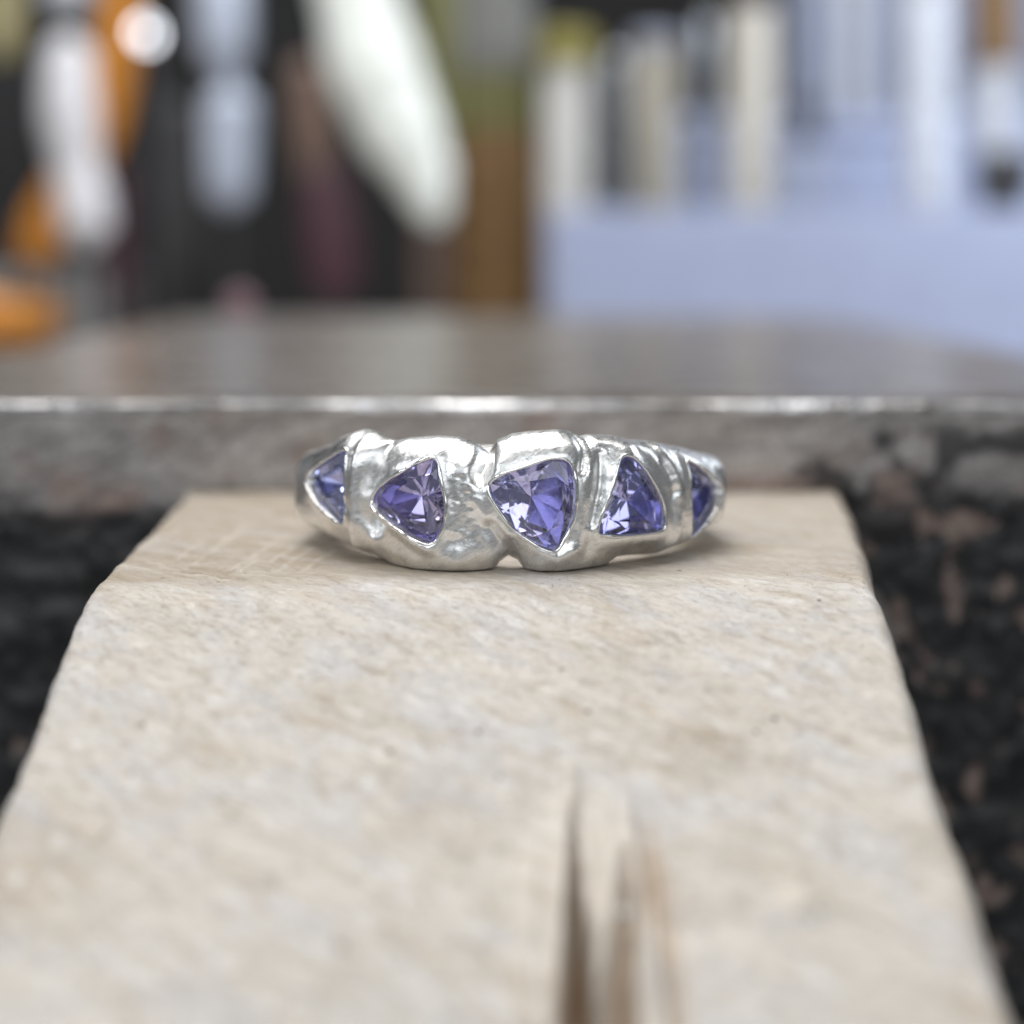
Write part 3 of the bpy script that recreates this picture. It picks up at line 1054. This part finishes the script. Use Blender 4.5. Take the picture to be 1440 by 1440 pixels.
P_PEARL = simple("pearl_handle", (0.74, 0.73, 0.76), 0.15)
P_PALEYEL = simple("pale_yellow_plastic", (0.42, 0.37, 0.20), 0.45)
P_BRIST = simple("grey_bristle", (0.17, 0.17, 0.16), 0.7, var=0.25)

# low lavender tray with pens standing in it
TY0, TY1 = 300.0, 352.0
tx0 = at(772, 400, TY0)[0]
trim = at(900, 296, TY0)[2]
tray = thing("storage_tray", "low lavender blue plastic tray with pens standing in it", "tray", (tx0 + 75, 326, FLOOR))
to = np.array([tx0 + 75, 326, FLOOR])
slab("front_wall", (tx0, TY0, FLOOR), (tx0 + 150, TY0 + 2.2, trim), P_LAV, tray, 0.7, to)
slab("rear_wall", (tx0, TY1 - 2.2, FLOOR), (tx0 + 150, TY1, trim + 3), P_LAV, tray, 0.7, to)
slab("end_wall", (tx0, TY0 + 2.25, FLOOR), (tx0 + 2.2, TY1 - 2.25, trim - 0.5), P_LAV, tray, 0.6, to)
slab("end_wall", (tx0 + 147.8, TY0 + 2.25, FLOOR), (tx0 + 150, TY1 - 2.25, trim - 0.5), P_LAV, tray, 0.6, to)
slab("tray_floor", (tx0 + 2.25, TY0 + 2.25, FLOOR), (tx0 + 147.7, TY1 - 2.25, FLOOR + 2), P_LAV, tray, 0.4, to)

# taller lavender box behind it
b0 = at(955, 160, 372)
box = thing("storage_box", "taller lavender blue box standing behind the low tray", "box", (b0[0] + 70, 395, FLOOR))
bo = np.array([b0[0] + 70, 395, FLOOR])
slab("body", (b0[0], 372, FLOOR), (b0[0] + 140, 418, b0[2] - 6), P_LAV, box, 1.2, bo)
slab("lid", (b0[0] - 1.2, 370.8, b0[2] - 5.9), (b0[0] + 141.2, 419.2, b0[2]), P_LAV, box, 1.2, bo)

IN = FLOOR + 2.0
G = "pens standing in the lavender tray"
pen("marker_pen", "white marker pen with olive yellow cap at the left end of the tray", "pen", 796, 42, 322, 64, P_WHITE, IN, P_YEL, 92, group=G, cap_w=1.25)
pen("marker_pen", "short beige pen with grey cap, second from left in the tray", "pen", 920, 48, 330, 58, P_BEIGE, IN, P_GREY, 66, group=G)
pen("marker_pen", "cream white pen standing alone in the middle of the tray", "pen", 1058, 6, 324, 60, P_CREAM, IN, P_PLUM, 22, group=G, cap_w=0.95)
pen("pencil", "dark slim pencil leaning in the tray right of the cream pen", "pencil", 1138, 138, 318, 34, P_GREY, IN, P_DARK, 200, group=G, px_bottom=1118, cap_w=1.0)
pen("marker_pen", "tall bluish white pen toward the right end of the tray", "pen", 1304, -60, 326, 60, P_PALE, IN, P_LGREY, -20, group=G)
pen("wooden_handled_tool", "brown topped pale tool at the right edge of the tray", "tool", 1398, -60, 322, 54, P_LGREY, IN, P_BROWN, 90, group=G)
# dark clip at the foot of that tool
c0, c1 = at(1372, 212, 306), at(1452, 266, 306)
clip = thing("bulldog_clip", "dark charcoal clip on the tray rim at the right edge", "clip", (c0[0] + 6, 306, trim))
co_ = np.array([c0[0] + 6, 306, trim])
slab("clip_body", (c0[0], 303.5, c1[2] + 0.5), (c1[0], 308.5, c0[2]), P_DARK, clip, 0.8, co_)
slab("clip_jaw", (c0[0] + 1, 304.5, trim), (c1[0] - 1, 307.5, c1[2] + 0.45), P_DARK, clip, 0.5, co_)
for k, (px, wp, m_, lab) in enumerate([(1150, 46, P_GREY, "slim blue grey rod standing behind the lavender box, leftmost of three"),
                                      (1198, 40, P_LGREY, "slim pale grey rod behind the lavender box, middle of three"),
                                      (1245, 44, P_GREY, "slim blue grey rod behind the lavender box, rightmost of three")]):
    pen("plastic_rod", lab, "rod", px, -70 - 10 * k, 440, wp, m_, FLOOR, group="rods behind the lavender box")

q0 = at(1092, 300, 470)
sheet = slab("plastic_sheet", (q0[0], 468, FLOOR), (q0[0] + 120, 471, 130), P_SHEET, bev=0.6)
tag(sheet, "blue grey plastic sheet standing upright behind the slim rods", "sheet")
for px, top, Yq, wp, lab in ((866, 84, 318, 22, "thin bright steel rod just right of the white marker pen"), (990, 40, 345, 20, "thin bright steel rod left of the cream pen")):
    pen("steel_rod", lab, "rod", px, top, Yq, wp, P_CHROME, IN if px > 700 else FLOOR, group="bright steel rods among the tools")

# brown handled brush with olive ferrule
Yb = 335.0
mp = (Yb - CAM_Y) / FPX
bp = at(698, 430, Yb)
brush = thing("bench_brush", "upright brush with brown wooden handle, olive ferrule and grey bristles", "brush", (bp[0], Yb, FLOOR))
bo2 = np.array([bp[0], Yb, FLOOR])
zz = lambda py: at(698, py, Yb)[2]
rod("handle", [(bp[0], Yb, FLOOR), (bp[0], Yb, FLOOR + 2), (bp[0], Yb, zz(300)), (bp[0], Yb, zz(185))], [58 * mp, 62 * mp, 62 * mp, 54 * mp], P_BROWN, brush, flat=0.55, origin=bo2)
rod("ferrule", [(bp[0], Yb, zz(187)), (bp[0], Yb, zz(150)), (bp[0], Yb, zz(104))], [53 * mp, 54 * mp, 56 * mp], P_OLIVE, brush, flat=0.5, origin=bo2)
rod("bristles", [(bp[0], Yb, zz(108)), (bp[0], Yb, zz(40)), (bp[0], Yb, zz(-60))], [52 * mp, 54 * mp, 48 * mp], P_BRIST, brush, flat=0.45, origin=bo2)

# olive tool behind, left of the brush
pen("olive_handled_file", "olive green handled file standing left of the brush", "file", 618, -60, 380, 62, P_TAN, FLOOR, P_OLIVE, 200, cap_w=1.05)


def leaning(name, label, cat, pts, Y, mat, part="handle", tail=None, tailmat=None, flat=0.7, group=None):
    """pts: (px, py, half width px); the lowest goes on to the bench as a slimmer steel shank"""
    mmpx = (Y - CAM_Y) / FPX
    P = [at(px, py, Y) for px, py, _ in pts]
    R = [h_ * mmpx for _, _, h_ in pts]
    foot = P[-1] + (P[-1] - P[-2]) * 0.0
    foot = np.array([P[-1][0] + (tail or 0), Y, FLOOR])
    t = thing(name, label, cat, foot, group)
    rod(part, P, R, mat, t, flat=flat, dense=60, origin=foot)
    rod("shank", [P[-1] + np.array([0, 0, R[-1] * 0.8]), (P[-1] + foot) / 2, foot], [R[-1] * 0.45, R[-1] * 0.4, R[-1] * 0.3], tailmat or P_STEEL, t, origin=foot)
    return t


leaning("spatula_handle", "bright pale mint plastic handle leaning left, tapering at its foot", "tool",
        [(482, -70, 50), (503, 0, 56), (526, 90, 64), (562, 180, 58), (592, 240, 44), (608, 290, 28), (614, 316, 12)], 322, P_MINT, flat=0.5)
leaning("screwdriver", "plum red handled screwdriver among the dark tools", "screwdriver",
        [(452, 235, 12), (458, 260, 34), (466, 330, 40), (472, 390, 36), (474, 420, 22)], 340, P_PLUM)
leaning("wooden_peg", "rosy brown wooden peg above the plum screwdriver", "peg",
        [(430, 82, 10), (432, 105, 26), (438, 180, 28), (446, 250, 24), (450, 270, 12)], 372, P_TAN)
leaning("graver", "blue grey steel tool with a waisted turned handle", "graver",
        [(312, -60, 38), (314, 20, 40), (316, 75, 36), (320, 104, 16), (322, 122, 16), (324, 150, 38), (322, 215, 36), (322, 268, 32), (322, 296, 10)], 330, P_STEELB, flat=0.9)
leaning("needle_file", "dim grey file handle left of the blue grey steel tool", "file",
        [(254, 140, 8), (254, 160, 26), (256, 205, 24), (256, 300, 26), (254, 370, 24), (254, 400, 10)], 365, simple("dim_grey_grip", (0.06, 0.06, 0.063), 0.5))
leaning("awl", "pale pearl handled awl with rounded foot, in front of the orange grip", "awl",
        [(92, 50, 10), (96, 80, 34), (98, 160, 40), (108, 240, 34), (116, 280, 38), (120, 318, 38), (122, 350, 12)], 318, P_PEARL, flat=0.9)
leaning("plum_awl", "slim mauve handled tool right of the pearl handled awl", "awl",
        [(170, 235, 8), (168, 262, 18), (166, 350, 20), (166, 430, 16)], 352, P_PLUM)
leaning("yellow_pen", "pale yellow grip at the top left corner", "pen",
        [(4, -60, 26), (4, 40, 26), (2, 82, 16)], 345, P_PALEYEL)
leaning("steel_spoon", "small pale grey steel tool end at the top left", "tool",
        [(96, -60, 20), (95, -10, 36), (94, 15, 30), (93, 26, 8)], 350, P_LGREY)

# small polished steel disc on a stem, added and tilted for a bright glint
Yp_ = 320.0
hp = at(206, 48, Yp_)
disc = thing("glint_reflector", "added small oval steel mirror on a stem beside the orange grip", "reflector", (hp[0] + 2, Yp_ + 1, FLOOR))
po_ = np.array([hp[0] + 2, Yp_ + 1, FLOOR])
nv_ = Vector((0.10, -0.65, 0.41)).normalized()
ax_ = nv_.cross(Vector((0, 0, 1))).normalized(); ay_ = ax_.cross(nv_).normalized()
V = []
for k_, r_ in ((0.5, 0.05), (0.5, 2.2), (0.3, 2.5), (-0.3, 2.5), (-0.5, 2.2), (-0.5, 0.05)):
    for q in range(28):
        a_ = q * math.tau / 28
        V.append(np.array(nv_ * k_ + ax_ * (r_ * math.cos(a_)) + ay_ * (r_ * 1.45 * math.sin(a_))) + hp - po_)
mesh_np("reflector_disc", np.array(V), grid_quads(6, 28, wrap_n=True, wrap_m=True), P_CHROME, disc, smooth=False)
rod("stem", [hp + np.array([0.2, 0.8, -3.5]), po_], [0.7, 0.8], P_STEEL, disc, origin=po_)

# orange handled pliers: grips up, jaws on the bench
Yo = 336.0
mo = (Yo - CAM_Y) / FPX
pb0 = at(40, 560, Yo)
pl = thing("pliers", "pliers with curved orange grips at the left", "pliers", (pb0[0], Yo, FLOOR))
po2 = np.array([pb0[0], Yo, FLOOR])
rod("grip", [at(px, py, Yo) for px, py in ((172, -60), (168, 20), (160, 100), (140, 185), (100, 255), (66, 310), (52, 350), (46, 372))], [24 * mo, 28 * mo, 30 * mo, 30 * mo, 30 * mo, 30 * mo, 28 * mo, 16 * mo], P_ORANGE, pl, flat=0.7, dense=70, origin=po2)
rod("grip", [at(px, py, Yo + 1) for px, py in ((-120, 380), (-60, 430), (0, 452), (45, 448), (78, 430))], [26 * mo, 34 * mo, 38 * mo, 36 * mo, 14 * mo], P_ORANGE, pl, flat=0.7, dense=50, origin=po2)
rod("jaw", [at(46, 360, Yo), at(42, 430, Yo), at(40, 520, Yo), po2], [8 * mo, 14 * mo, 20 * mo, 5 * mo], P_STEEL, pl, flat=0.6, origin=po2)

# grey steel block at the left behind the anvil
g0, g1 = at(-60, 378, 350), at(150, 378, 350)
blk = slab("steel_block", (g0[0] - 20, 345, FLOOR), (g1[0], 392, g0[2]), simple("grey_block_steel", (0.33, 0.33, 0.33), 0.4, metal=0.3), bev=1.2)
tag(blk, "plain grey steel block on the bench behind the orange grips", "steel block")

# pink rubber polishing wheel at the back of the anvil
Yk = 148.0
pk = at(337, 416, Yk)
wheel = thing("polishing_wheel", "small pink rubber polishing wheel on the back of the anvil", "polishing wheel", (pk[0], Yk, TZ))
wo = np.array([pk[0], Yk, TZ])
rr_ = 1.9
V = []
for yy, r_ in ((-0.9, 0.35), (-0.9, rr_ * 0.86), (-0.65, rr_), (0.65, rr_), (0.9, rr_ * 0.86), (0.9, 0.35)):
    for q in range(28):
        V.append((r_ * math.cos(q * math.tau / 28), yy, rr_ + r_ * math.sin(q * math.tau / 28)))
mesh_np("wheel_disc", np.array(V), grid_quads(6, 28, wrap_n=True, wrap_m=True), P_PINK, wheel)
